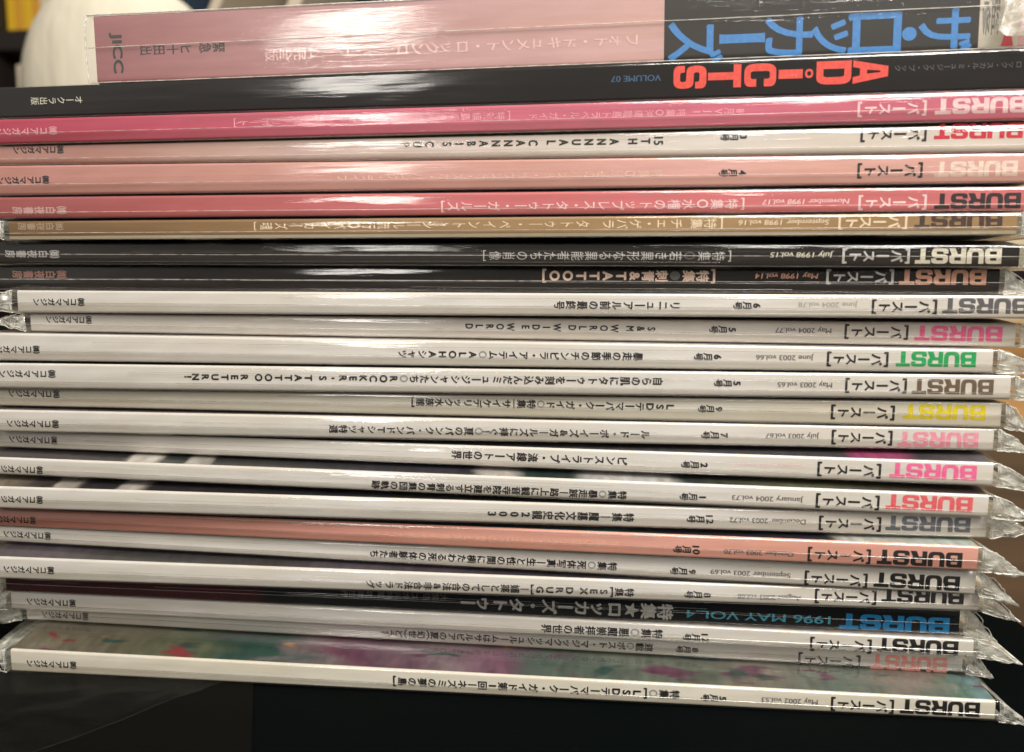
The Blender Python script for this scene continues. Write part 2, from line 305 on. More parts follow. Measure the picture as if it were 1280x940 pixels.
# ------------------------------------------------------------ measured stack, millimetres
MAGS = {
 0: dict(at=(-119.53,-4.50,84.07), yaw=0.000, tilt=0.450, length=260.75, h=(18.62,18.62), rise=(0.00,0.00), text=[
   ('title_lettering', 'Z', 'ザ・ロッカーズ', 238.25, 161.92, 5.09, 9.6, 'blue', 4, 0),
   ('imprint_lettering', 'H', 'JICC', 8.1, 4.47, 8.18, 10.99, 'ink', 3, 0),
   ('publisher_lettering', 'V', '緊急 ヒ十田出', 38.91, 13.24, 8.51, 2.95, 'ink', 1, 0),
   ('feature_lettering', 'V', 'フォト・ドキュメント・ロックンロール・ブーム完全版', 154.38, 50.16, 5.9, 3.72, 'rosepale', 1, 0),
 ]),
 1: dict(at=(-149.61,-5.00,74.81), yaw=0.000, tilt=0.168, length=289.00, h=(8.69,10.15), rise=(0.03,0.00), text=[
   ('title_lettering', 'A', 'AD.iCTS', 248.17, 193.39, 5.55, 5.89, 'orange', 0, 0),
   ('subtitle_lettering', 'V', 'ロック・スカル・ミュージック・ブック', 280.95, 249.66, 6.16, 1.85, 'dimgrey', 0, 0),
   ('volume_lettering', 'R', 'VOLUME 07', 190.04, 176.9, 5.68, 2.36, 'dimblue', 1, 0),
   ('publisher_lettering', 'V', 'オークラ出版', 25.72, 9.41, 4.6, 2.32, 'cream', 0, 0),
 ]),
 2: dict(at=(-154.40,-6.00,67.25), yaw=0.000, tilt=0.119, length=290.70, h=(7.06,7.38), rise=(0.19,0.11), text=[
   ('title_lettering', 'L', 'BURST', 287.02, 264.65, 3.78, 3.9, 'palepink', 0, 0),
   ('katakana_lettering', 'V', '[バースト]', 262.92, 245.03, 3.55, 3.32, 'palepink', 2, 0),
   ('publisher_lettering', 'V', '㈱コアマガジン', 22.78, 2.83, 3.5, 2.33, 'pinkink', 2, 0),
   ('feature_lettering', 'V', '8月VII 特集○沖縄離島トラベル・ガイド', 217.01, 159.37, 4.0, 1.93, 'pinkink', 1, 0),
   ('feature_lettering', 'V', '[特別編集版ダイナマイト・タイ・トランス・リポート]', 155.0, 75.55, 4.34, 2.22, 'pinkink', 1, 0),
 ]),
 3: dict(at=(-151.65,-5.00,61.57), yaw=0.000, tilt=-0.300, length=288.29, h=(5.38,6.99), rise=(0.00,0.50), text=[
   ('title_lettering', 'L', 'BURST', 284.22, 262.45, 5.38, 3.93, 'red', 0, 0),
   ('katakana_lettering', 'V', '[バースト]', 260.91, 243.68, 4.91, 3.35, 'ink', 2, 0),
   ('issue_lettering', 'V', '3月号', 215.24, 207.95, 4.81, 2.35, 'ink', 2, 0.35),
   ('publisher_lettering', 'V', '㈱コアマガジン', 20.89, 4.86, 4.19, 2.34, 'ink', 2, 0),
   ('feature_lettering', 'V', '{15}TH ANNUAL CANNABIS CUP', 193.45, 120.55, 4.04, 2.08, 'ink', 2, 0),
 ]),
 4: dict(at=(-156.50,-5.50,52.73), yaw=0.098, tilt=-0.091, length=292.33, h=(8.57,7.50), rise=(0.00,0.00), text=[
   ('title_lettering', 'L', 'BURST', 288.38, 267.86, 3.64, 3.95, 'fadedwhite', 0, 0),
   ('katakana_lettering', 'V', '[バースト]', 265.29, 248.16, 3.54, 3.36, 'ink', 2, 0),
   ('issue_lettering', 'V', '4月号', 220.19, 212.65, 3.49, 2.36, 'ink', 2, 0.35),
   ('publisher_lettering', 'V', '㈱コアマガジン', 21.02, 4.41, 4.29, 2.35, 'ink', 2, 0),
   ('feature_lettering', 'V', '特集○渋谷のバンド・サウンド・スカ・パンク・ライブ', 198.28, 107.2, 3.51, 1.99, 'faint', 1, 0),
 ]),
 5: dict(at=(-152.54,-6.00,45.78), yaw=0.000, tilt=-0.183, length=289.09, h=(6.26,6.23), rise=(0.38,0.87), text=[
   ('title_lettering', 'L', 'BURST', 285.21, 263.94, 2.73, 3.95, 'darkink', 0, 0),
   ('katakana_lettering', 'V', '[バースト]', 262.37, 244.47, 2.51, 3.36, 'palepink', 2, 0),
   ('date_lettering', 'R', 'November 1998 vol.17', 242.43, 220.24, 2.92, 2.02, 'palepink', 1, 0),
   ('publisher_lettering', 'V', '㈱白夜書房', 22.36, 5.01, 2.37, 2.35, 'pinkgrey', 2, 0),
   ('feature_lettering', 'V', '[特集○水槽のトップレス・タトゥー・ガールズ]', 216.11, 132.78, 2.47, 2.84, 'palepink', 1, 0),
 ]),
 6: dict(at=(-147.30,-8.00,39.43), yaw=0.000, tilt=-0.142, length=278.31, h=(5.41,5.55), rise=(0.63,0.30), text=[
   ('title_lettering', 'L', 'BURST', 274.77, 253.16, 3.71, 3.93, 'brownink', 0, 0),
   ('katakana_lettering', 'V', '[バースト]', 251.79, 233.73, 3.45, 3.34, 'tan', 2, 0),
   ('date_lettering', 'R', 'September 1998 vol.16', 231.71, 208.53, 3.51, 2.01, 'tan', 1, 0),
   ('publisher_lettering', 'V', '㈱白夜書房', 17.28, 2.8, 3.88, 2.33, 'goldgrey', 2, 0),
   ('feature_lettering', 'V', '[特集 チェ・ゲバラ', 205.0, 172.43, 3.42, 2.79, 'tan', 1, 0),
   ('feature_lettering', 'V', 'タトゥー・ペイント・シール流行○バイカーズ魂]', 169.42, 73.86, 3.49, 2.1, 'tan', 1, 0),
 ]),
 7: dict(at=(-155.44,-5.00,32.71), yaw=-0.198, tilt=-0.436, length=288.67, h=(6.43,5.84), rise=(0.00,2.08), text=[
   ('title_lettering', 'L', 'BURST', 284.34, 262.85, 2.85, 3.99, 'cream', 0, 0),
   ('katakana_lettering', 'V', '[バースト]', 261.85, 243.97, 2.81, 3.39, 'whitegrey', 2, 0),
   ('date_lettering', 'R', 'July 1998 vol.15', 241.9, 225.75, 3.09, 2.03, 'cream', 1, 0),
   ('publisher_lettering', 'V', '㈱白夜書房', 21.45, 3.82, 2.91, 2.38, 'whitegrey', 2, 0),
   ('feature_lettering', 'V', '[特集◎若き異形なる異能者たちの肖像]', 216.11, 147.21, 2.71, 2.64, 'whitegrey', 0, 0),
 ]),
 8: dict(at=(-156.16,-3.00,25.16), yaw=0.100, tilt=-0.332, length=286.74, h=(7.26,6.74), rise=(0.00,0.00), text=[
   ('title_lettering', 'L', 'BURST', 283.39, 261.16, 4.48, 4.07, 'peach', 0, 0),
   ('katakana_lettering', 'V', '[バースト]', 260.12, 241.8, 4.52, 3.46, 'whitegrey', 2, 0),
   ('date_lettering', 'R', 'May 1998 vol.14', 239.9, 223.37, 4.68, 2.07, 'peach', 1, 0),
   ('publisher_lettering', 'V', '㈱白夜書房', 22.49, 4.74, 4.5, 2.41, 'dimpeach', 2, 0),
   ('feature_lettering', 'V', '[特集●刺青&TATTOO]', 213.06, 164.55, 4.55, 3.34, 'peachlite', 2, 0),
 ]),
 9: dict(at=(-147.73,-6.00,18.21), yaw=0.000, tilt=-0.212, length=287.97, h=(6.61,6.00), rise=(0.00,0.00), text=[
   ('title_lettering', 'L', 'BURST', 284.19, 262.69, 3.24, 4.0, 'grey', 0, 0),
   ('katakana_lettering', 'V', '[バースト]', 261.69, 244.42, 2.93, 3.4, 'ink', 2, 0),
   ('date_lettering', 'R', 'June 2004 vol.78', 241.11, 225.79, 3.37, 2.04, 'lightgrey', 1, 0),
   ('issue_lettering', 'V', '6月号', 216.16, 208.55, 3.06, 2.39, 'ink', 2, 0.35),
   ('publisher_lettering', 'V', '㈱コアマガジン', 21.33, 4.83, 3.23, 2.38, 'ink', 2, 0),
   ('feature_lettering', 'V', 'リニューアル前の最終号', 194.67, 159.93, 3.0, 2.43, 'ink', 2, 0),
 ]),
 10: dict(at=(-145.62,-4.00,12.53), yaw=0.610, tilt=-0.652, length=282.00, h=(5.37,6.43), rise=(0.00,1.11), text=[
   ('title_lettering', 'L', 'BURST', 278.64, 255.89, 3.44, 4.12, 'pink', 0, 0),
   ('katakana_lettering', 'V', '[バースト]', 254.61, 237.12, 3.55, 3.5, 'ink', 2, 0),
   ('date_lettering', 'R', 'May 2004 vol.77', 233.91, 218.93, 3.69, 2.1, 'grey', 1, 0),
   ('issue_lettering', 'V', '5月号', 208.53, 200.9, 3.58, 2.45, 'ink', 2, 0.35),
   ('publisher_lettering', 'V', '㈱コアマガジン', 19.58, 4.82, 3.68, 2.4, 'ink', 2, 0),
   ('feature_lettering', 'V', 'S&M WORLD WIDE WORLD', 186.58, 132.03, 3.47, 1.93, 'ink', 2, 0),
 ]),
 11: dict(at=(-160.73,-9.00,4.05), yaw=0.199, tilt=-0.223, length=288.19, h=(8.23,6.15), rise=(0.11,0.03), text=[
   ('title_lettering', 'L', 'BURST', 283.97, 263.85, 3.47, 4.01, 'green', 0, 0),
   ('katakana_lettering', 'V', '[バースト]', 262.22, 245.82, 3.24, 3.41, 'ink', 2, 0),
   ('date_lettering', 'R', 'June 2003 vol.66', 242.69, 227.66, 3.45, 2.04, 'grey', 1, 0),
   ('issue_lettering', 'V', '6月号', 218.79, 211.13, 3.44, 2.39, 'ink', 2, 0.35),
   ('publisher_lettering', 'V', '㈱コアマガジン', 21.42, 4.88, 3.41, 2.37, 'ink', 2, 0),
   ('feature_lettering', 'V', '暴走の季節のチンピラ・アイテム◎ALOHAシャツ', 197.59, 129.13, 3.31, 2.44, 'ink', 2, 0),
 ]),
 12: dict(at=(-156.66,-10.00,-4.11), yaw=0.199, tilt=0.039, length=288.39, h=(7.47,6.31), rise=(0.38,0.23), text=[
   ('title_lettering', 'L', 'BURST', 284.22, 263.81, 3.22, 4.0, 'olive', 0, 0),
   ('katakana_lettering', 'V', '[バースト]', 262.78, 246.47, 3.34, 3.4, 'ink', 2, 0),
   ('date_lettering', 'R', 'May 2003 vol.65', 243.38, 229.27, 3.36, 2.04, 'grey', 1, 0),
   ('issue_lettering', 'V', '5月号', 219.82, 212.42, 3.59, 2.38, 'ink', 2, 0.35),
   ('publisher_lettering', 'V', '㈱コアマガジン', 22.67, 4.44, 4.39, 2.37, 'ink', 2, 0),
   ('feature_lettering', 'V', "自らの肌にタトゥーを刻み込んだミュージシャンたち◎ROCKER'S TATTOO RETURN!", 198.95, 62.61, 3.92, 2.47, 'ink', 2, 0),
 ]),
 13: dict(at=(-157.08,-7.00,-9.81), yaw=-0.100, tilt=-0.378, length=287.74, h=(5.24,6.78), rise=(0.15,0.71), text=[
   ('title_lettering', 'L', 'BURST', 283.84, 263.01, 3.95, 4.05, 'yellow', 0, 0),
   ('katakana_lettering', 'V', '[バースト]', 261.18, 244.04, 3.39, 3.44, 'ink', 2, 0),
   ('issue_lettering', 'V', '9月号', 215.91, 209.04, 3.5, 2.41, 'ink', 2, 0.35),
   ('publisher_lettering', 'V', '㈱コアマガジン', 21.74, 4.95, 3.84, 2.4, 'ink', 2, 0),
   ('feature_lettering', 'V', 'LSDテーマパーク・ガイド◎特集│サイケデリック水族館]', 202.95, 128.62, 3.76, 2.58, 'ink', 2, 0),
 ]),
 14: dict(at=(-156.50,-9.00,-17.43), yaw=0.401, tilt=-0.097, length=286.01, h=(6.61,5.86), rise=(0.71,0.05), text=[
   ('title_lettering', 'L', 'BURST', 282.17, 261.52, 2.68, 4.07, 'washedpink', 0, 0),
   ('katakana_lettering', 'V', '[バースト]', 260.46, 244.02, 2.86, 3.46, 'ink', 2, 0),
   ('date_lettering', 'R', 'July 2003 vol.67', 241.06, 226.89, 2.95, 2.07, 'grey', 1, 0),
   ('issue_lettering', 'V', '7月号', 217.05, 209.5, 2.79, 2.42, 'ink', 2, 0.35),
   ('publisher_lettering', 'V', '㈱コアマガジン', 21.69, 4.82, 2.6, 2.39, 'ink', 2, 0),
   ('feature_lettering', 'V', 'ルード・ボーイズ&ガールズに捧ぐ!◎夏のパンク・バンドTシャツ特選', 195.78, 104.23, 2.66, 2.49, 'ink', 2, 0),
 ]),
 15: dict(at=(-159.98,-4.50,-23.10), yaw=-1.294, tilt=-0.707, length=287.88, h=(5.23,6.24), rise=(0.14,2.20), text=[
   ('title_lettering', 'L', 'BURST', 283.86, 262.14, 3.31, 4.02, 'pink', 0, 0),
   ('katakana_lettering', 'V', '[バースト]', 260.29, 243.32, 2.88, 3.43, 'ink', 2, 0),
   ('date_lettering', 'R', 'February 2004 vol.74', 240.15, 221.28, 3.24, 2.06, 'faintpink', 1, 0),
   ('issue_lettering', 'V', '2月号', 215.1, 207.58, 2.69, 2.42, 'ink', 2, 0.35),
   ('publisher_lettering', 'V', '㈱コアマガジン', 21.35, 5.02, 2.7, 2.45, 'ink', 2, 0),
   ('feature_lettering', 'V', 'ピンストライプ・流線アートの世界', 193.17, 143.32, 3.06, 2.59, 'ink', 2, 0),
 ]),
 16: dict(at=(-158.70,-11.50,-29.75), yaw=0.000, tilt=-1.050, length=285.64, h=(5.06,6.03), rise=(1.28,2.01), text=[
   ('title_lettering', 'L', 'BURST', 281.75, 259.8, 3.2, 4.03, 'coral', 0, 0),
   ('katakana_lettering', 'V', '[バースト]', 258.54, 241.48, 2.68, 3.42, 'ink', 2, 0),
   ('date_lettering', 'R', 'January 2004 vol.73', 238.53, 219.85, 2.51, 2.05, 'grey', 1, 0),
   ('issue_lettering', 'V', '1月号', 213.24, 205.75, 2.18, 2.4, 'ink', 2, 0.35),
   ('publisher_lettering', 'V', '㈱コアマガジン', 19.86, 3.96, 1.73, 2.39, 'ink', 2, 0),
   ('feature_lettering', 'V', '特集◎暴走族—路上に観音寺院を建立する刺青の集団の軌跡', 191.63, 119.59, 1.78, 2.46, 'ink', 2, 0),
 ]),
 17: dict(at=(-156.44,-15.00,-39.30), yaw=1.208, tilt=-0.393, length=284.65, h=(6.56,5.88), rise=(2.64,0.06), text=[
   ('title_lettering', 'L', 'BURST', 280.51, 258.64, 3.33, 4.08, 'slate', 0, 0),
   ('katakana_lettering', 'V', '[バースト]', 257.8, 240.82, 2.82, 3.46, 'ink', 2, 0),
   ('date_lettering', 'R', 'December 2003 vol.72', 237.62, 217.38, 2.94, 2.07, 'grey', 1, 0),
   ('issue_lettering', 'V', '{12}月号', 213.27, 205.71, 2.84, 2.42, 'ink', 2, 0.35),
   ('publisher_lettering', 'V', '㈱コアマガジン', 19.42, 3.96, 2.93, 2.36, 'ink', 2, 0),
   ('feature_lettering', 'V', '特集—魔墓文化史観2003', 191.53, 150.4, 2.76, 2.56, 'ink', 2, 0),
 ]),
 18: dict(at=(-163.02,-9.00,-46.61), yaw=-0.697, tilt=-0.530, length=287.74, h=(5.37,6.67), rise=(1.68,1.07), text=[
   ('title_lettering', 'L', 'BURST', 283.92, 262.36, 2.75, 4.04, 'black', 0, 0),
   ('katakana_lettering', 'V', '[バースト]', 261.09, 244.18, 2.64, 3.44, 'ink', 2, 0),
   ('date_lettering', 'R', 'October 2003 vol.70', 240.81, 222.46, 2.31, 2.07, 'grey', 1, 0),
   ('issue_lettering', 'V', '{10}月号', 216.22, 208.68, 2.29, 2.42, 'ink', 2, 0.35),
   ('publisher_lettering', 'V', '㈱コアマガジン', 18.97, 3.87, 2.24, 2.43, 'ink', 2, 0),
   ('feature_lettering', 'V', '特集◎ロック・フェスの夏と刺青の世界ガイド', 194.21, 122.83, 2.81, 2.26, 'faintpeach', 0, 0),
 ]),
 19: dict(at=(-161.12,-8.00,-51.77), yaw=-0.399, tilt=-1.002, length=286.94, h=(4.68,6.44), rise=(0.16,0.76), text=[
   ('title_lettering', 'L', 'BURST', 283.01, 260.86, 2.83, 4.11, 'black', 0, 0),
   ('katakana_lettering', 'V', '[バースト]', 259.57, 242.38, 2.28, 3.5, 'ink', 2, 0),
   ('date_lettering', 'R', 'September 2003 vol.69', 238.9, 217.45, 2.56, 2.1, 'grey', 1, 0),
   ('issue_lettering', 'V', '9月号', 213.72, 206.29, 2.2, 2.45, 'ink', 2, 0.35),
   ('publisher_lettering', 'V', '㈱コアマガジン', 20.79, 4.92, 2.48, 2.45, 'ink', 2, 0),
   ('feature_lettering', 'V', '特集◎死体写真—生と性の間に横たわる死の体験者たち', 191.81, 120.3, 2.48, 2.52, 'ink', 2, 0),
 ]),
 20: dict(at=(-156.74,-14.00,-61.28), yaw=1.207, tilt=-0.174, length=284.91, h=(6.72,5.02), rise=(2.42,0.00), text=[
   ('title_lettering', 'L', 'BURST', 280.9, 259.32, 3.7, 4.14, 'black', 0, 0),
   ('katakana_lettering', 'V', '[バースト]', 258.27, 241.23, 2.88, 3.52, 'ink', 2, 0),
   ('date_lettering', 'R', 'August 2003 vol.68', 237.81, 220.71, 2.05, 2.11, 'grey', 1, 0),
   ('issue_lettering', 'V', '8月号', 213.71, 206.02, 2.07, 2.46, 'ink', 2, 0.35),
   ('publisher_lettering', 'V', '㈱コアマガジン', 20.97, 4.79, 3.08, 2.39, 'ink', 2, 0),
   ('feature_lettering', 'V', '特集[SEX DRUG]—媚薬としての合法&非合法ドラッグ', 192.26, 115.4, 2.09, 2.51, 'ink', 2, 0),
 ]),
 21: dict(at=(-159.10,-5.00,-69.10), yaw=0.402, tilt=-0.473, length=284.98, h=(7.53,9.01), rise=(0.00,0.00), text=[
   ('title_lettering', 'L', 'BURST', 282.4, 252.63, 2.74, 4.51, 'cyanblue', 0, 0),
   ('date_lettering', 'R', '1996 MAY VOL.4', 250.13, 209.8, 2.8, 3.43, 'cyan', 1, 0),
   ('feature_lettering', 'V', '特集★ロッカーズ・タトゥー', 206.3, 143.98, 3.08, 4.92, 'whitegrey', 2, 0),
   ('feature_lettering', 'V', '大類信 スカル特集 刺青世界', 140.38, 107.52, 4.38, 2.39, 'dimgrey', 0, 0),
 ]),
 22: dict(at=(-158.49,-4.00,-75.25), yaw=-0.199, tilt=-0.243, length=287.51, h=(5.85,4.70), rise=(0.00,0.00), text=[
   ('title_lettering', 'L', 'BURST', 283.55, 261.9, 2.06, 4.24, 'black', 0, 0),
   ('katakana_lettering', 'V', '[バースト]', 260.81, 243.47, 1.43, 3.61, 'ink', 2, 0),
   ('issue_lettering', 'V', '{12}月号', 215.93, 208.27, 1.57, 2.53, 'ink', 2, 0.35),
   ('publisher_lettering', 'V', '㈱コアマガジン', 21.82, 5.07, 2.83, 2.51, 'ink', 2, 0),
   ('feature_lettering', 'V', '特集◎悪魔崇拝者の世界', 202.78, 167.43, 2.17, 2.79, 'ink', 2, 0),
 ]),
 23: dict(at=(-158.15,1.50,-81.21), yaw=-0.199, tilt=-0.560, length=287.29, h=(5.65,7.24), rise=(0.00,0.00), text=[
   ('title_lettering', 'L', 'BURST', 283.21, 262.21, 1.94, 4.37, 'palecoral', 0, 0),
   ('katakana_lettering', 'V', '[バースト]', 259.74, 241.64, 1.31, 3.72, 'ink', 2, 0),
   ('issue_lettering', 'V', '8月号', 213.63, 206.67, 2.3, 2.6, 'ink', 2, 0.35),
   ('publisher_lettering', 'V', '㈱コアマガジン', 21.44, 5.12, 2.19, 2.58, 'ink', 2, 0),
   ('feature_lettering', 'V', '連載◎ポスト・マジックマッシュルームはサルビアの夏（幻世）どう?', 200.28, 117.61, 2.34, 2.66, 'ink', 2, 0),
 ]),
 24: dict(at=(-152.30,-13.00,-90.97), yaw=0.302, tilt=-0.044, length=284.58, h=(7.05,5.58), rise=(2.35,1.26), text=[
   ('title_lettering', 'L', 'BURST', 280.67, 259.98, 2.82, 4.13, 'black', 0, 0),
   ('katakana_lettering', 'V', '[バースト]', 258.69, 241.4, 2.53, 3.51, 'ink', 2, 0),
   ('date_lettering', 'R', 'May 2002 vol.53', 238.15, 223.13, 2.77, 2.1, 'grey', 1, 0),
   ('issue_lettering', 'V', '5月号', 213.77, 206.56, 2.5, 2.46, 'ink', 2, 0.35),
   ('publisher_lettering', 'V', '㈱コアマガジン', 21.24, 4.89, 2.97, 2.43, 'ink', 2, 0),
   ('feature_lettering', 'V', '特集◎[LSDテーマパーク・ガイド第1回—ネズミの夢の島]', 200.77, 118.43, 2.93, 2.74, 'ink', 2, 0),
 ]),
}

# ------------------------------------------------------------ magazines
FILM = film('clear_sleeve_film', 1.15, .005, .5, .05, (12, 40, 520), d=.00040)
FILMS = [film('clear_sleeve_film', gl, .005, .5, ro, sc, d=dd, seed=k) for k, (gl, ro, sc, dd) in enumerate(((1.15, .05, (12, 40, 520), .0004), (1.0, .08, (7, 40, 300), .0005), (1.2, .04, (22, 50, 700), .00026), (.9, .12, (9, 30, 240), .0004), (1.1, .06, (30, 60, 420), .0003), (1.0, .05, (5, 40, 620), .0003)))]
SHADE_FLAP = film('shade_tinted_flap_film', .9, .01, .5, .06, (12, 40, 420), d=.0002, through=(.90, .89, .87, 1))  # doubled flap layer; its grey tint also puts shade on the lower spines
TAIL = film('folded_sleeve_film', 3.8, .60, .45, .08, (160, 160, 260), tint=(.97, .97, .86, 1), d=.0007, glow=True)
EDGE = film('sealed_film_edge', 4.0, .8, .6, .12, (700, 700, 700), tint=(1, .97, .88, 1))
SEAM2 = film('sleeve_flap_line_on_colour', 3.0, .42, .2, .15, (40, 40, 40), tint=(1, .93, .88, 1))
SEAM = film('sleeve_flap_line', 3.0, .22, .2, .15, (40, 40, 40), tint=(.55, .53, .48, 1))
PAGES, N_, L_, P_ = newmat('page_edges')
L_.new(ramp(N_, L_, noise_n(N_, L_, texco(N_, L_, (3, 3, 9000)), 1, 2), [(.3, g(150,143,128)), (.6, g(225,220,205))]), P_.inputs['Base Color']); P_.inputs['Roughness'].default_value = .8
WHITE = paper('white_coated_paper', g(235,231,225))
WARMW = paper('ivory_coated_paper', g(237,232,218))

def cover_mesh(Lm, h0, h1, g0, g1, D=.208, seed=0):
    """C-shaped cover: back, rounded spine, front that swells up by the rise; returns verts, faces, material ids (0 spine, 1 front, 2 back)"""
    n = 28; r = .0007; th = .00028; V = []; F = []; MI = []
    prof_n = None
    for i in range(n+1):
        s = i/n; x = s*Lm; h = h0+(h1-h0)*s; gg = g0+(g1-g0)*s
        wob = 0
        pr = [(D, 0)]
        for k in range(5): a = R(-90*(k/4)); pr.append((r-r*math.sin(-a)+0, r-r*math.cos(a)))
        # rounded lower front edge: from (r,0) round to (0,r)
        mid = [(0, h*.33), (0, h*.66)]
        up = [(r-r*math.cos(R(90*k/4)), h-r+r*math.sin(R(90*k/4))) for k in range(5)]
        top = [(.004, h+gg*.35), (.009, h+gg*.8), (.016, h+gg), (D, h+gg)]
        outer = pr+mid+up+top
        inner = [(D, h+gg-th), (.016, h+gg-th), (.009, h+gg*.8-th), (.004, h+gg*.35-th), (r+th*.4, h-th), (th, h-r), (th, r), (r, th), (D, th)]
        allp = outer+inner; prof_n = len(allp)
        for (yy, zz) in allp: V.append((x, yy+(wob if yy < .003 else 0), zz))
    no = len(outer)
    for i in range(n):
        for k in range(prof_n):
            a = i*prof_n+k; b = i*prof_n+(k+1) % prof_n; F.append((a, b, b+prof_n, a+prof_n))
            if k >= no: MI.append(0)
            else:
                MI.append(2 if k < 3 else (0 if k < no-5 else 1))
    F.append(tuple(range(prof_n))); MI.append(0); F.append(tuple(n*prof_n+k for k in range(prof_n))[::-1]); MI.append(0)
    return V, F, MI

def sleeve_mesh(Lm, h0, h1, g0, g1, seed, D=.212, out=.00035):
    n = 110; V = []; F = []; m = 12
    x0, x1 = -.0025, Lm+.0012
    P = None
    for i in range(n+1):
        s = i/n; x = x0+(x1-x0)*s; q = min(1, max(0, x/Lm)); h = h0+(h1-h0)*q; gg = g0+(g1-g0)*q
        pts = [(D, -.00009), (.03, -.00009), (.001, -.00009)]
        for k in range(m+1):
            v = k/m; b = math.sin(math.pi*v)
            y = -out*1.5*b**.7*(1+.35*noise.noise(Vector((x*18, v*1.6, seed))))-.00011-.00016*b*noise.noise(Vector((x*70, v*5, seed+9)))
            pts.append((y, -.00009+(h+.00018)*v))
        pts += [(.001, h+.00009), (.004, h+gg*.35+.00009), (.009, h+gg*.8+.00009), (.016, h+gg+.00009), (D, h+gg+.00009)]
        P = len(pts)
        for (y, z) in pts: V.append((x, y, z))
    for i in range(n):
        for k in range(P-1): a = i*P+k; F.append((a, a+1, a+1+P, a+P))
    return V, F

def tail_mesh(x, sgn, h, tl, dz, seed, D=.206, crumple=.0008, y0=-.0003):
    """the empty end of the sleeve, pinched from full thickness to a flat seal"""
    V = []; F = []; a = 12; rs = random.Random(int(seed*10)); blunt = rs.uniform(.0004, .0022); skew = rs.uniform(-.0012, .0012)
    for i in range(a+1):
        s = i/a; lo = dz*s-.0001; hi = (h+.0001)*(1-s**1.25)+(dz+blunt)*s**1.25
        ring = [(D, lo)]+[(y0+D*.02*t*t*8, lo) for t in (.9, .4)]
        for k in range(6): v = k/5; ring.append((y0-.0006*math.sin(math.pi*v)*(1-s)+.003*s*s*0, lo+(hi-lo)*v))
        ring += [(y0+D*.02*t*t*8, hi) for t in (.4, .9)]+[(D, hi)]
        for (y, z) in ring:
            c = crumple*(.25+s) if y < .05 else 0
            dx = c*noise.noise(Vector((y*300, z*300+s*3, seed)))
            V.append((x+sgn*(tl*s-(hi-lo > 0)*.3*tl*s*max(0, (z-lo)/max(1e-6, hi-lo)-.5)*rs.uniform(.8, 1.2))+dx*1.4, y+c*1.5*noise.noise(Vector((s*5, z*420, seed+3))), z+c*noise.noise(Vector((s*6, y*300+z*200, seed+5)))*(1 if 0 < s else 0)))
    P = len(ring)
    for i in range(a):
        for k in range(P-1): q = i*P+k; F.append((q, q+1, q+1+P, q+P))
    parts = [(V, F, 0)]
    def wl(A, Bp, n=10, amp=.00038):
        pts = []
        for i in range(n+1):
            t = i/n; p = Vector(A).lerp(Vector(Bp), t); p += Vector((noise.noise(p*600+Vector((seed, 0, 0))), noise.noise(p*500), noise.noise(p*550+Vector((0, seed, 0)))))*amp*math.sin(math.pi*t)*2; pts.append(tuple(p))
        return pts
    tip = (x+sgn*tl, y0, dz+.0001); rr = .00015; up = (x+sgn*tl*.85, y0-.0002, dz+blunt); kn = (x+sgn*tl*.45, y0-.0005, (h+.0001)*(1-.45**1.25)+(dz+blunt)*.45**1.25+skew*.4)
    for A, Bp in (((x, y0-.0003, h), kn), (kn, up), (up, tip), ((x+sgn*tl*.12, y0-.0006, h*.15), up), ((x, y0-.0003, 0), tip), (tip, (x+sgn*tl, D, dz+.0001)),
                  ((x+sgn*.0006, y0-.0006, 0), (x+sgn*.0006, y0-.0006, h)),
                  ((x+sgn*tl*.15, y0-.0005, h*.9), (x+sgn*tl*.45, y0-.0003, dz*.4)), ((x, y0-.0005, h*.4), (x+sgn*tl*.7, y0-.0004, dz*.8+h*.15))):
        v, f = tube(wl(A, Bp), rr if tip in (A, Bp) or kn in (A, Bp) else rr*.55, 5); parts.append((v, f, 1))
    return join(parts)

STACK = 'magazines stacked in clear plastic sleeves'
W0 = g(233,229,220)
DK = g(30,28,32)
ARTS = {}
def A(n, *a, **k): ARTS[n] = art('cover_print', *a, **k)
A(13, [(0, g(120,112,108)), (.5, g(150,143,135)), (1, g(90,85,85))])
A(14, [(0, g(95,88,92)), (.5, g(130,120,120)), (1, g(160,150,145))])
A(15, [(0, g(120,112,108)), (.3, g(60,60,62)), (.80, g(74,72,76)), (.875, g(60,58,60)), (.885, g(150,66,106)), (.925, g(150,70,104)), (.94, g(60,58,60)), (1, g(90,86,88))], (40, 60, 20), seed=4, along=.02)
A(16, [(0, g(52,44,50)), (.155, g(36,34,38)), (.16, g(196,190,180)), (.185, g(200,195,186)), (.19, g(38,48,46)), (.215, g(40,44,44)), (.22, g(180,176,168)), (.24, g(150,148,140)), (.245, g(40,44,44)), (.28, g(46,48,46)), (.52, g(50,46,56)), (.535, g(180,174,168)), (.555, g(176,170,164)), (.57, g(30,50,48)), (.62, g(40,52,50)), (.64, g(190,186,184)), (.70, g(180,180,176)), (.72, g(44,50,50)), (.82, g(90,92,70)), (1, g(60,44,50))], (40, 60, 20), seed=2, along=.02)
A(17, [(0, g(130,120,104)), (.05, g(66,60,56)), (.07, g(52,46,44)), (.075, g(170,162,150)), (.10, g(150,144,134)), (.11, g(44,38,44)), (.145, g(40,36,40)), (.15, g(180,172,166)), (.165, g(170,164,156)), (.175, g(38,34,40)), (.5, g(34,38,36)), (1, g(44,40,40))], (40, 60, 20), seed=5, along=.02)
A(18, [(0, g(60,58,62)), (.3, g(36,36,44)), (.42, g(34,64,70)), (.55, g(30,50,60)), (.66, g(40,78,76)), (.72, g(34,36,42)), (.878, g(36,36,46)), (.885, g(186,186,178)), (1, g(170,180,172))], (30, 50, 20), seed=1, along=.02)
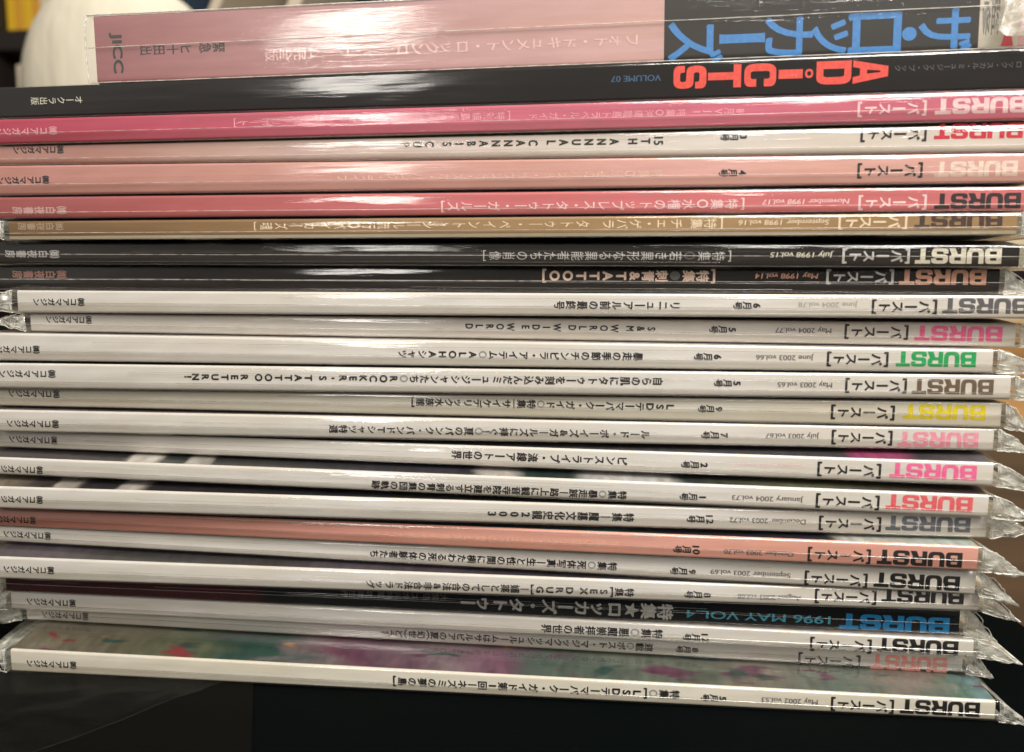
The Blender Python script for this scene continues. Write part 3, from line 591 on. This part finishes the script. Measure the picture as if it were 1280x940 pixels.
A(20, [(0, g(58,50,58)), (.5, g(84,76,84)), (.8, g(50,50,48)), (1, g(110,100,95))], (8, 10, 10), seed=3)
A(24, [(0, g(112,104,86)), (.10, g(92,88,70)), (.19, g(84,90,66)), (.23, g(30,66,56)), (.28, g(34,72,64)), (.31, g(110,98,100)), (.36, g(104,62,82)), (.40, g(88,54,74)), (.46, g(120,104,108)), (.54, g(112,76,96)), (.58, g(70,86,78)), (.66, g(96,104,92)), (.72, g(84,92,80)), (.78, g(122,116,104)), (.86, g(96,108,98)), (.92, g(132,122,112)), (.96, g(80,112,100)), (1, g(100,128,134))], (40, 120, 60), seed=7, detail=4, along=.07, accents=((g(92,54,74), .63), (g(40,68,62), .62), (g(128,44,50), .70), (g(150,118,60), .70)))
A('d', [(0, DK), (1, g(58,54,58))], (20, 14, 10), seed=8, accents=((g(150,144,136), .62), (g(50,80,90), .64)))
A('l', [(0, g(205,200,192)), (.55, g(170,160,155)), (.8, g(120,118,120)), (1, g(210,205,200))], (10, 14, 10), seed=9)
A('b6', [(0, g(50,44,60)), (.50, g(60,54,70)), (.56, g(225,218,205)), (1, g(235,228,215))], (22, 10, 10), seed=2)
SP = {
 1: (paper('black_laminated_card', g(27,23,22), rough=.45, coat=0, spec=.15), 'd', 'd', 'black-spined book with orange letters A D I C T S, second in the stack', 1),
 2: (paper('hot_pink_card', g(200,64,94), g(222,118,142), 0, .16), 'l', 'l', 'hot pink magazine with faded white lettering under the black-spined book', 0),
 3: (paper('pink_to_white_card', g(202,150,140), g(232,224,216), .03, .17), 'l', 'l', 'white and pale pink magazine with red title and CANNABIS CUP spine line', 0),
 4: (paper('dusty_pink_card', g(206,146,136), g(232,180,172), 0, .2), 'l', 'l', 'dusty pink magazine with washed-out whitish title, above the salmon red one', 0),
 5: (paper('salmon_card', g(176,90,90), g(222,124,128), 0, .17), 'd', 'd', 'salmon red magazine with black title and white November 1998 lettering', 0),
 6: (paper('old_gold_card', g(128,96,58), g(172,140,98), 0, .16), 'd', 'b6', 'golden brown magazine with dark brown title and cream September 1998 lettering', 0),
 7: (paper('black_card_grey', g(42,37,35), rough=.45, coat=0, spec=.15), 'd', 'd', 'black magazine with cream title and July 1998 lettering, upper of two black ones', 0),
 8: (paper('black_card_deep', g(27,23,22), rough=.45, coat=0, spec=.15), 'd', 'd', 'black magazine with peach title and TATTOO spine line, lower of two black ones', 0),
 9: (WHITE, 'l', 'l', 'white magazine with grey title directly beneath the two black-spined magazines', 0),
 10: (WHITE, 'l', 'l', 'white magazine with pink title and WORLD WIDE WORLD spine line', 0),
 11: (WHITE, 'l', 'l', 'white magazine with green title and ALOHA in its spine line', 0),
 12: (WHITE, 'd', 'l', 'white magazine with olive brown title and TATTOO RETURN spine line', 0),
 13: (WARMW, 13, 'l', 'ivory magazine with yellow title near the middle of the stack', 0),
 14: (WHITE, 14, 'l', 'white magazine with washed pale pink title and July 2003 date, below the yellow-titled one', 0),
 15: (WHITE, 15, 'l', 'white magazine with bright pink title and blank-looking faint date, above a dark cover strip', 0),
 16: (WHITE, 16, 'l', 'white magazine with coral red title and January 2004 date', 0),
 17: (WHITE, 17, 'l', 'white magazine with slate grey title and December 2003 date, above the salmon pink one', 0),
 18: (paper('peach_pink_card', g(222,150,134), g(240,178,162), 0, .18), 18, 'l', 'salmon pink magazine with black title and October 2003 date in the lower half', 0),
 19: (WHITE, 'd', 'l', 'white magazine with black title and September 2003 date, just under the salmon pink one', 0),
 20: (WHITE, 20, 'l', 'white magazine with half-hidden black title and August 2003 date', 0),
 21: (paper('black_maroon_card', g(84,32,42), g(26,30,33), .080, .086, rough=.45, coat=0, spec=.15), 'd', 'd', 'black magazine with blue title and 1996 MAY VOL.4 on its spine', 0),
 22: (WHITE, 'l', 'l', 'white magazine with black title and no date, beneath the blue-titled black one', 0),
 23: (WHITE, 'l', 'l', 'recessed white magazine with pale coral title, second from the bottom of the stack', 0),
 24: (WARMW, 24, 'l', 'ivory magazine with black title and May 2002 date, bottom of the stack, colourful cover showing', 0)}
TAILR = {9: (10, 0), 10: (7, .5), 11: (11, 0), 12: (10, -.5), 13: (6, -1), 14: (8.5, -.4), 15: (9.6, -.9), 16: (9.0, -.4), 17: (9.8, 1.6), 18: (9.8, -.6), 19: (9.2, -2.2), 20: (9.3, -2.6),
         21: (8.6, -1.3), 22: (11, -1.6), 23: (7, -1), 24: (7.6, -1.2)}
random.seed(5)
for i in range(1, 25):
    m = MAGS[i]; mat, ta, ba, lab, cat = SP[i]
    Lm = m['length']/1000; h0, h1 = [v/1000 for v in m['h']]; g0, g1 = [v/1000 for v in m['rise']]
    at = [v/1000 for v in m['at']]
    root = empty('book' if cat else 'magazine', at, (0, -R(m['tilt']), R(m['yaw'])))
    tag(root, lab, 'book' if cat else 'magazine', STACK)
    V, F, MI = cover_mesh(Lm, h0, h1, g0, g1, seed=i)
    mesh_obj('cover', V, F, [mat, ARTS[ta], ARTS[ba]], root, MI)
    hp = min(h0, h1)
    V = []; e = .0004
    for (x, hh, gg) in ((e, h0, g0), (Lm-e, h1, g1)):
        V += [(x, .0008, .0003), (x, .206, .0003), (x, .206, hh+gg-.0003), (x, .016, hh+gg-.0003), (x, .0008, hh-.0004)]
    mesh_obj('page_block', V, [(0,1,2,3,4), (9,8,7,6,5)]+[(k, (k+1) % 5+0, (k+1) % 5+5, k+5)[::-1] for k in range(5)], PAGES, root)
    for tx in m['text']: lettering(root, *tx)
    if i == 6: mesh_obj('spine_border', [(0,-.00002,.0002),(Lm,-.00002,.0002),(Lm,-.00002,.0011),(0,-.00002,.0011)], [(0,1,2,3)], paper('cream_border', g(214,204,180)), root)
    V, F = sleeve_mesh(Lm, h0, h1, g0, g1, i*1.7, out=.0004 if i > 1 else .00018)
    sl = mesh_obj('plastic_sleeve', V, F, FILMS[{1: 3, 2: 2, 3: 0, 4: 3, 5: 4, 6: 1, 7: 5, 8: 1, 22: 0}.get(i, (i*7+2) % 6)], root, smooth=True)
    if i > 1:
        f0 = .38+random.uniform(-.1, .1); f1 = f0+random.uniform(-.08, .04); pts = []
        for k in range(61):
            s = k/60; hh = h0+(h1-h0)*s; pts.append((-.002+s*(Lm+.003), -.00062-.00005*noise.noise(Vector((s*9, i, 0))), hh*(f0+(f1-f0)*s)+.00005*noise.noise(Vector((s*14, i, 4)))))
        v, f = tube(pts, .00009, 5); mesh_obj('sleeve_fold_line', v, f, SEAM2 if i < 9 else SEAM, sl)
        parts = []
        for j in range(3):
            fa = random.uniform(.08, .92); fb = fa+random.uniform(-.1, .1); sa = random.uniform(0, .45); sb = random.uniform(.6, 1); pp = []
            for k in range(31):
                s = sa+(sb-sa)*k/30; hh = h0+(h1-h0)*s; pp.append((s*Lm, -.00066, max(.0004, min(hh-.0004, hh*(fa+(fb-fa)*s)+.00012*noise.noise(Vector((s*10, i, j)))))))
            v, f = tube(pp, .000045, 4); parts.append((v, f, 0))
        v, f, _ = join(parts); mesh_obj('sleeve_creases', v, f, SEAM, sl)
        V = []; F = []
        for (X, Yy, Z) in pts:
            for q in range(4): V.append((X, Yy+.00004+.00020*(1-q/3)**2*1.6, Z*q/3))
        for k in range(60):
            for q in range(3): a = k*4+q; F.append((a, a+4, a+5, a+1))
        mesh_obj('sleeve_shade_flap', V, F, SHADE_FLAP, sl, smooth=True)
    if i > 1:
        tl, dz = TAILR.get(i, (8, 0)); tl *= 1.1; V, F, MI = tail_mesh(Lm+.0008, 1, h1, tl/1000, dz/1000, i*2.3)
        mesh_obj('sleeve_end', V, F, [TAIL, EDGE], sl, MI, True)
        V, F, MI = tail_mesh(-.0012, -1, h0, {21: 11, 22: 15, 23: 18, 24: 13}.get(i, random.uniform(6, 10))/1000, {22: -1.5, 23: -2.2, 24: 2.5}.get(i, random.uniform(.2, h0*400))/1000, i*5.1, crumple=.0024 if i > 20 else .0014)
        mesh_obj('sleeve_end', V, F, [TAIL, EDGE], sl, MI, True)

# ---- the thick pink book on top
m = MAGS[0]; Lm = m['length']/1000; H = m['h'][0]/1000
PINKB = paper('glare_tinted_rose_card', g(172,108,114), g(220,178,176), 0, .15, rough=.4)  # paler towards the right: glare of the wrap put into the card colour
root = empty('book', [v/1000 for v in m['at']], (0, -R(m['tilt']), R(m['yaw'])))
tag(root, 'thick dusty pink book with big blue katakana on a black spine panel', 'book')
V, F, MI = cover_mesh(Lm, H, H, 0, 0, seed=40); mesh_obj('cover', V, F, [PINKB, PINKB, PINKB], root, MI)
v, f = boxvf(.001, .001, .0004, Lm-.001, .206, H-.0004); mesh_obj('page_block', v, f, PAGES, root)
BLK = paper('black_panel_ink', g(30,28,29), rough=.45, coat=0, spec=.15)
x0 = .1607; x1 = .2400
mesh_obj('spine_panel', [(x0,-.00002,.0003),(x1,-.00002,.0003),(x1,-.00002,H-.0014),(x0,-.00002,H-.0014)], [(0,1,2,3)], BLK, root)
lb = mesh_obj('spine_label', [(x1+.0001,-.00003,.0004),(x1+.0095,-.00003,.0004),(x1+.0095,-.00003,H-.003),(x1+.0001,-.00003,H-.003)], [(0,1,2,3)], paper('cream_label', g(215,210,195)), root)
lettering(root, 'author_lettering', 'V', '監修', 1000*x1+5, 1000*x1+.6, H*500, 13, 'dimgrey', 1, 0)
mesh_obj('red_mark', [(x1+.0055,-.00009,.0006),(x1+.0085,-.00009,.0006),(x1+.0072,-.00009,.007)], [(0,1,2)], INK['red'], root)
for tx in m['text']: lettering(root, *tx)
V, F = sleeve_mesh(Lm, H, H, 0, 0, 77, out=.0003); sl = mesh_obj('shrink_wrap', V, F, film('shrink_wrap_film', 1.1, .05, .5, .09, (30, 60, 420)), root, smooth=True)
pts = [(-.002+s/80*(Lm+.003), -.0006, .0096+.0009*s/80+.00012*noise.noise(Vector((s*.2, 3, 0)))) for s in range(81)]
v, f = tube(pts, .00011, 6); mesh_obj('wrap_seam', v, f, EDGE, sl)
for zz in (H+.0001, 0.0001):
    v, f = tube([(-.002+s/40*(Lm+.003), -.00005, zz+.00005*noise.noise(Vector((s*.4, zz*99, 0)))) for s in range(41)], .0002 if zz > .01 else .00013, 6); mesh_obj('wrap_edge', v, f, EDGE, sl)
v, f = tube([(-.0024, -.0003, 0), (-.0028, -.0003, H*.5), (-.0024, -.0003, H)], .0002, 6); mesh_obj('wrap_edge', v, f, EDGE, sl)
# the twisted tail of the wrap at the right end of the spine
V = []; F = []; n = 14
for i in range(n+1):
    for k in range(n+1):
        s = i/n; t = k/n; x = x1+.003+.010*s+.0035*t; z = .004+(H-.001)*t*(1-.25*s)-.003*s*(1-t)
        y = -.0015-.0035*abs(math.sin(s*5+t*3))*.6-.002*s+.0012*noise.noise(Vector((s*4, t*4, 3)))
        V.append((x-.004*(1-t)*math.sin(s*3), y, z))
for i in range(n):
    for k in range(n): q = i*(n+1)+k; F.append((q, q+1, q+n+2, q+n+1))
mesh_obj('wrap_twist', V, F, film('twisted_wrap_film', 1.6, .5, 1, .1, (300, 300, 300), tint=(1, .97, .85, 1)), sl, smooth=True)

# ------------------------------------------------------------ table and surroundings
TZ = -.0918
m, N, L, P = newmat('brown_wood_top')
gr = noise_n(N, L, texco(N, L, (4, 40, 4), (0, 0, R(20))), 1, 5)
L.new(ramp(N, L, gr, [(.3, g(58,42,26)), (.7, g(82,60,38))]), P.inputs['Base Color']); P.inputs['Roughness'].default_value = .55
z1 = TZ-.002; z0 = z1-.03
corner = [(-.9, -.34), (.135, -.34), (.30, .15), (.413, .485), (.47, .656), (-.9, .656)]
V = [(x, y, z1) for x, y in corner]+[(x, y, z0) for x, y in corner]; n = len(corner)
tab = mesh_obj('table_top', V, [tuple(range(n)), tuple(range(n, 2*n))[::-1]]+[(k, k+n, (k+1) % n+n, (k+1) % n) for k in range(n)], m)
troot = empty('table', (0, 0, -.8)); tag(troot, 'brown wooden table blurred behind the stack at the right', 'table')
tab.parent = troot; tab.location = (0, 0, .8)
for (x, y) in ((-.82, -.27), (.05, -.27), (-.82, .58), (.38, .58)): bevbox('leg', (x-.025, y-.025, 0, x+.025, y+.025, .8+z0), m, troot, bev=.004)
m, N, L, P = newmat('black_mat')
n1 = noise_n(N, L, texco(N, L, (700, 700, 700)), 1, 3)
L.new(ramp(N, L, noise_n(N, L, texco(N, L, (9, 9, 9)), 1, 4), [(.3, g(3,8,8)), (.7, g(8,11,11))]), P.inputs['Base Color']); P.inputs['Roughness'].default_value = .8; bump(N, L, P, n1, .3, .0003)
P.inputs['Specular IOR Level'].default_value = .03
mat_o = bevbox('desk_mat', (-.6, -.32, z1+.0002, .175, .068, TZ), m, bev=.0004)
tag(mat_o, 'black desk mat the stack of magazines stands on', 'desk mat')
m2, N, L, P = newmat('black_folder_card'); P.inputs['Base Color'].default_value = g(13,13,11); P.inputs['Roughness'].default_value = .7; P.inputs['Specular IOR Level'].default_value = .05
fo = bevbox('folder', (-.2, -.12, 0, 0, .06, .0004), m2, loc=(-.0765, -.011, TZ+.0001), rot=(0, 0, R(24)), bev=.00015)
tag(fo, 'thin black card lying under the left half of the bottom magazine', 'folder')
# loose film lying in front, lower left
V = []; F = []; nx = 40; ny = 24
for i in range(nx+1):
    for k in range(ny+1):
        s = i/nx; t = k/ny; x = -.235+.15*s*(1-.0*t); y = -.075+.075*t
        x = -.235+(.10+.06*t)*s
        V.append((x, y, TZ+.0008+.0022*abs(noise.noise(Vector((x*55, y*70, 1))))+.004*max(0, 1-s*2.2)*abs(noise.noise(Vector((x*90, y*90, 5))))))
for i in range(nx):
    for k in range(ny): q = i*(ny+1)+k; F.append((q, q+ny+1, q+ny+2, q+1))
ev, ef = tube([V[nx*(ny+1)+k] for k in range(ny+1)], .00003, 5)
vv, ff, mm = join([(V, F, 0), (ev, ef, 1)])
lf = mesh_obj('loose_sleeve', vv, ff, [film('loose_film', .2, .001, .8, .1, (180, 180, 180)), film('loose_film_edge', .4, .02, .5, .2, (300, 300, 300))], None, mm, True)
tag(lf, 'empty clear plastic sleeve lying on the black surface at bottom left', 'plastic sleeve')

# floor, wall, shelf with yellow books
m, N, L, P = newmat('shop_floor'); L.new(ramp(N, L, noise_n(N, L, texco(N, L, (2, 12, 2)), 1, 4), [(.3, g(120,90,62)), (.7, g(160,124,88))]), P.inputs['Base Color']); P.inputs['Roughness'].default_value = .5
fl = mesh_obj('floor', [(-6,-6,-.8),(6,-6,-.8),(6,6,-.8),(-6,6,-.8)], [(0,1,2,3)], m); fl['kind'] = 'structure'
m, N, L, P = newmat('dark_wall'); L.new(ramp(N, L, noise_n(N, L, texco(N, L, (3, 3, 3)), 1, 3), [(.3, g(40,42,46)), (.7, g(54,54,58))]), P.inputs['Base Color']); P.inputs['Roughness'].default_value = .8
wa = mesh_obj('wall', *boxvf(-6, 1.6, -.8, 6, 1.7, 2.4), m); wa['kind'] = 'structure'
m, N, L, P = newmat('dark_shelf_wood'); L.new(ramp(N, L, noise_n(N, L, texco(N, L, (6, 40, 6)), 1, 3), [(.3, g(34,28,24)), (.7, g(52,44,38))]), P.inputs['Base Color']); P.inputs['Roughness'].default_value = .6
sh = empty('bookshelf', (-.75, .68, -.8)); tag(sh, 'dark wooden bookshelf behind the stack at top left', 'bookshelf')
def part(n, d, mt=m, bev=.002): return bevbox(n, d, mt, sh, bev=bev)
part('back_panel', (-.45, .20, 0, .62, .22, 1.5)); part('side_panel', (-.47, 0, 0, -.45, .2, 1.5)); part('side_panel', (.62, 0, 0, .64, .2, 1.5))
for z in (.25, .62, .88, 1.128, 1.44): part('shelf_board', (-.45, 0, z, .62, .2, z+.024))
part('upright', (.02, -.001, 1.153, .045, .2, 1.439)); part('upright', (.02, -.001, .905, .034, .2, 1.127))
YB = [ink('yellow_book_cloth', g(240,190,40), .5), ink('amber_book_cloth', g(225,165,50), .5), ink('cream_book_cloth', g(230,215,190), .5), ink('pink_book_cloth', g(225,165,150), .5), ink('blue_book_cloth', g(70,90,110), .5)]
def book(x, zb, wd, ht, mt, lab, rot=0, y=.012):
    r = empty('shelf_book', (-.75+x, .68+y, -.8+zb), (0, rot, 0)); tag(r, lab, 'book', 'books on the dark shelf')
    bevbox('cover', (0, 0, 0, wd, .14, ht), mt, r, bev=.0015); bevbox('page_block', (.0015, .004, .002, wd-.0015, .1425, ht+.0005), PAGES, r, bev=.0003)
x = .047
for wd, k, lb in ((.011, 0, 'deep yellow book spine on the dark shelf, leftmost'), (.010, 1, 'amber book spine second from the left on the dark shelf'), (.012, 0, 'bright yellow book spine in the middle of the yellow row'),
                  (.010, 1, 'amber book spine right of the bright yellow one'), (.009, 2, 'cream book spine at the right end of the yellow row')):
    book(x, 1.1525, wd, .23, YB[k], lb); x += wd+.0006
for wd, k, lb in ((.010, 2, 'cream book spine below the yellow row, left'), (.012, 3, 'pink book spine below the yellow row'), (.008, 2, 'narrow cream book spine right of the pink one')):
    book(x-.047, .9045, wd, .21, YB[k], lb); x += wd+.0006
book(.30, 1.1525, .012, .23, YB[2], 'pale book leaning on the shelf behind the pink book', R(28)); book(.40, 1.1525, .016, .24, YB[2], 'pale book leaning further right behind the pink book', R(24)); book(.23, 1.1525, .03, .24, YB[4], 'dull blue book standing behind the pink book')

# white rounded lamp shade behind the stack
m, N, L, P = newmat('white_shade'); P.inputs['Base Color'].default_value = g(236,228,206); P.inputs['Roughness'].default_value = .6
bump(N, L, P, noise_n(N, L, texco(N, L, (26, 26, 7)), 1, 3), .7, .008)
lp = empty('table_lamp', (-.372, .42, TZ-.002)); tag(lp, 'large white rounded lamp shade blurred behind the stack at top left', 'lamp')
def lathe(name, prof, mt, parent, n=48):
    V = []; F = []
    for (r, z) in prof:
        for k in range(n): a = 2*math.pi*k/n; V.append((r*math.cos(a), r*math.sin(a), z))
    for i in range(len(prof)-1):
        for k in range(n): F.append((i*n+k, i*n+(k+1) % n, (i+1)*n+(k+1) % n, (i+1)*n+k))
    return mesh_obj(name, V, F, mt, parent, smooth=True)
rz = .098; zc = .283
lathe('lamp_shade', [(.083*math.sin(R(a))**.8 if a else .001, zc-rz*math.cos(R(a))) for a in range(20, 181, 8)]+[(.001, zc+rz)], m, lp)
lathe('stem', [(.006, .01), (.006, .2)], MC['black_card_deep'], lp, 16); lathe('base', [(.001, .014), (.03, .013), (.055, .006), (.058, 0)], MC['black_card_deep'], lp)

# cardboard box standing beyond the table on the right
m, N, L, P = newmat('tan_cardboard'); L.new(ramp(N, L, noise_n(N, L, texco(N, L, (3, 3, 60)), 1, 4), [(.3, g(228,170,105)), (.7, g(240,190,125))]), P.inputs['Base Color']); P.inputs['Roughness'].default_value = .8
cb = empty('cardboard_box', (.75, .95, -.8), (0, 0, R(-14))); tag(cb, 'orange tan cardboard box blurred beyond the table at the right edge', 'box')
bevbox('box_wall', (-.30, -.15, 0, .30, .20, .82), m, cb, bev=.004)
bevbox('box_flap', (-.30, -.155, .823, .30, -.151, .86), paper('pale_card', g(238,220,180)), cb, rot=(R(8), 0, 0), bev=.001)
m3 = ink('cream_carton', g(236,222,186), .7)
c2 = bevbox('carton', (-.28, -.12, 0, .28, .16, .16), m3, loc=(.75, .96, -.8+.867), rot=(0, 0, R(-10)), bev=.004); tag(c2, 'pale cream carton standing on the orange tan cardboard box', 'box')
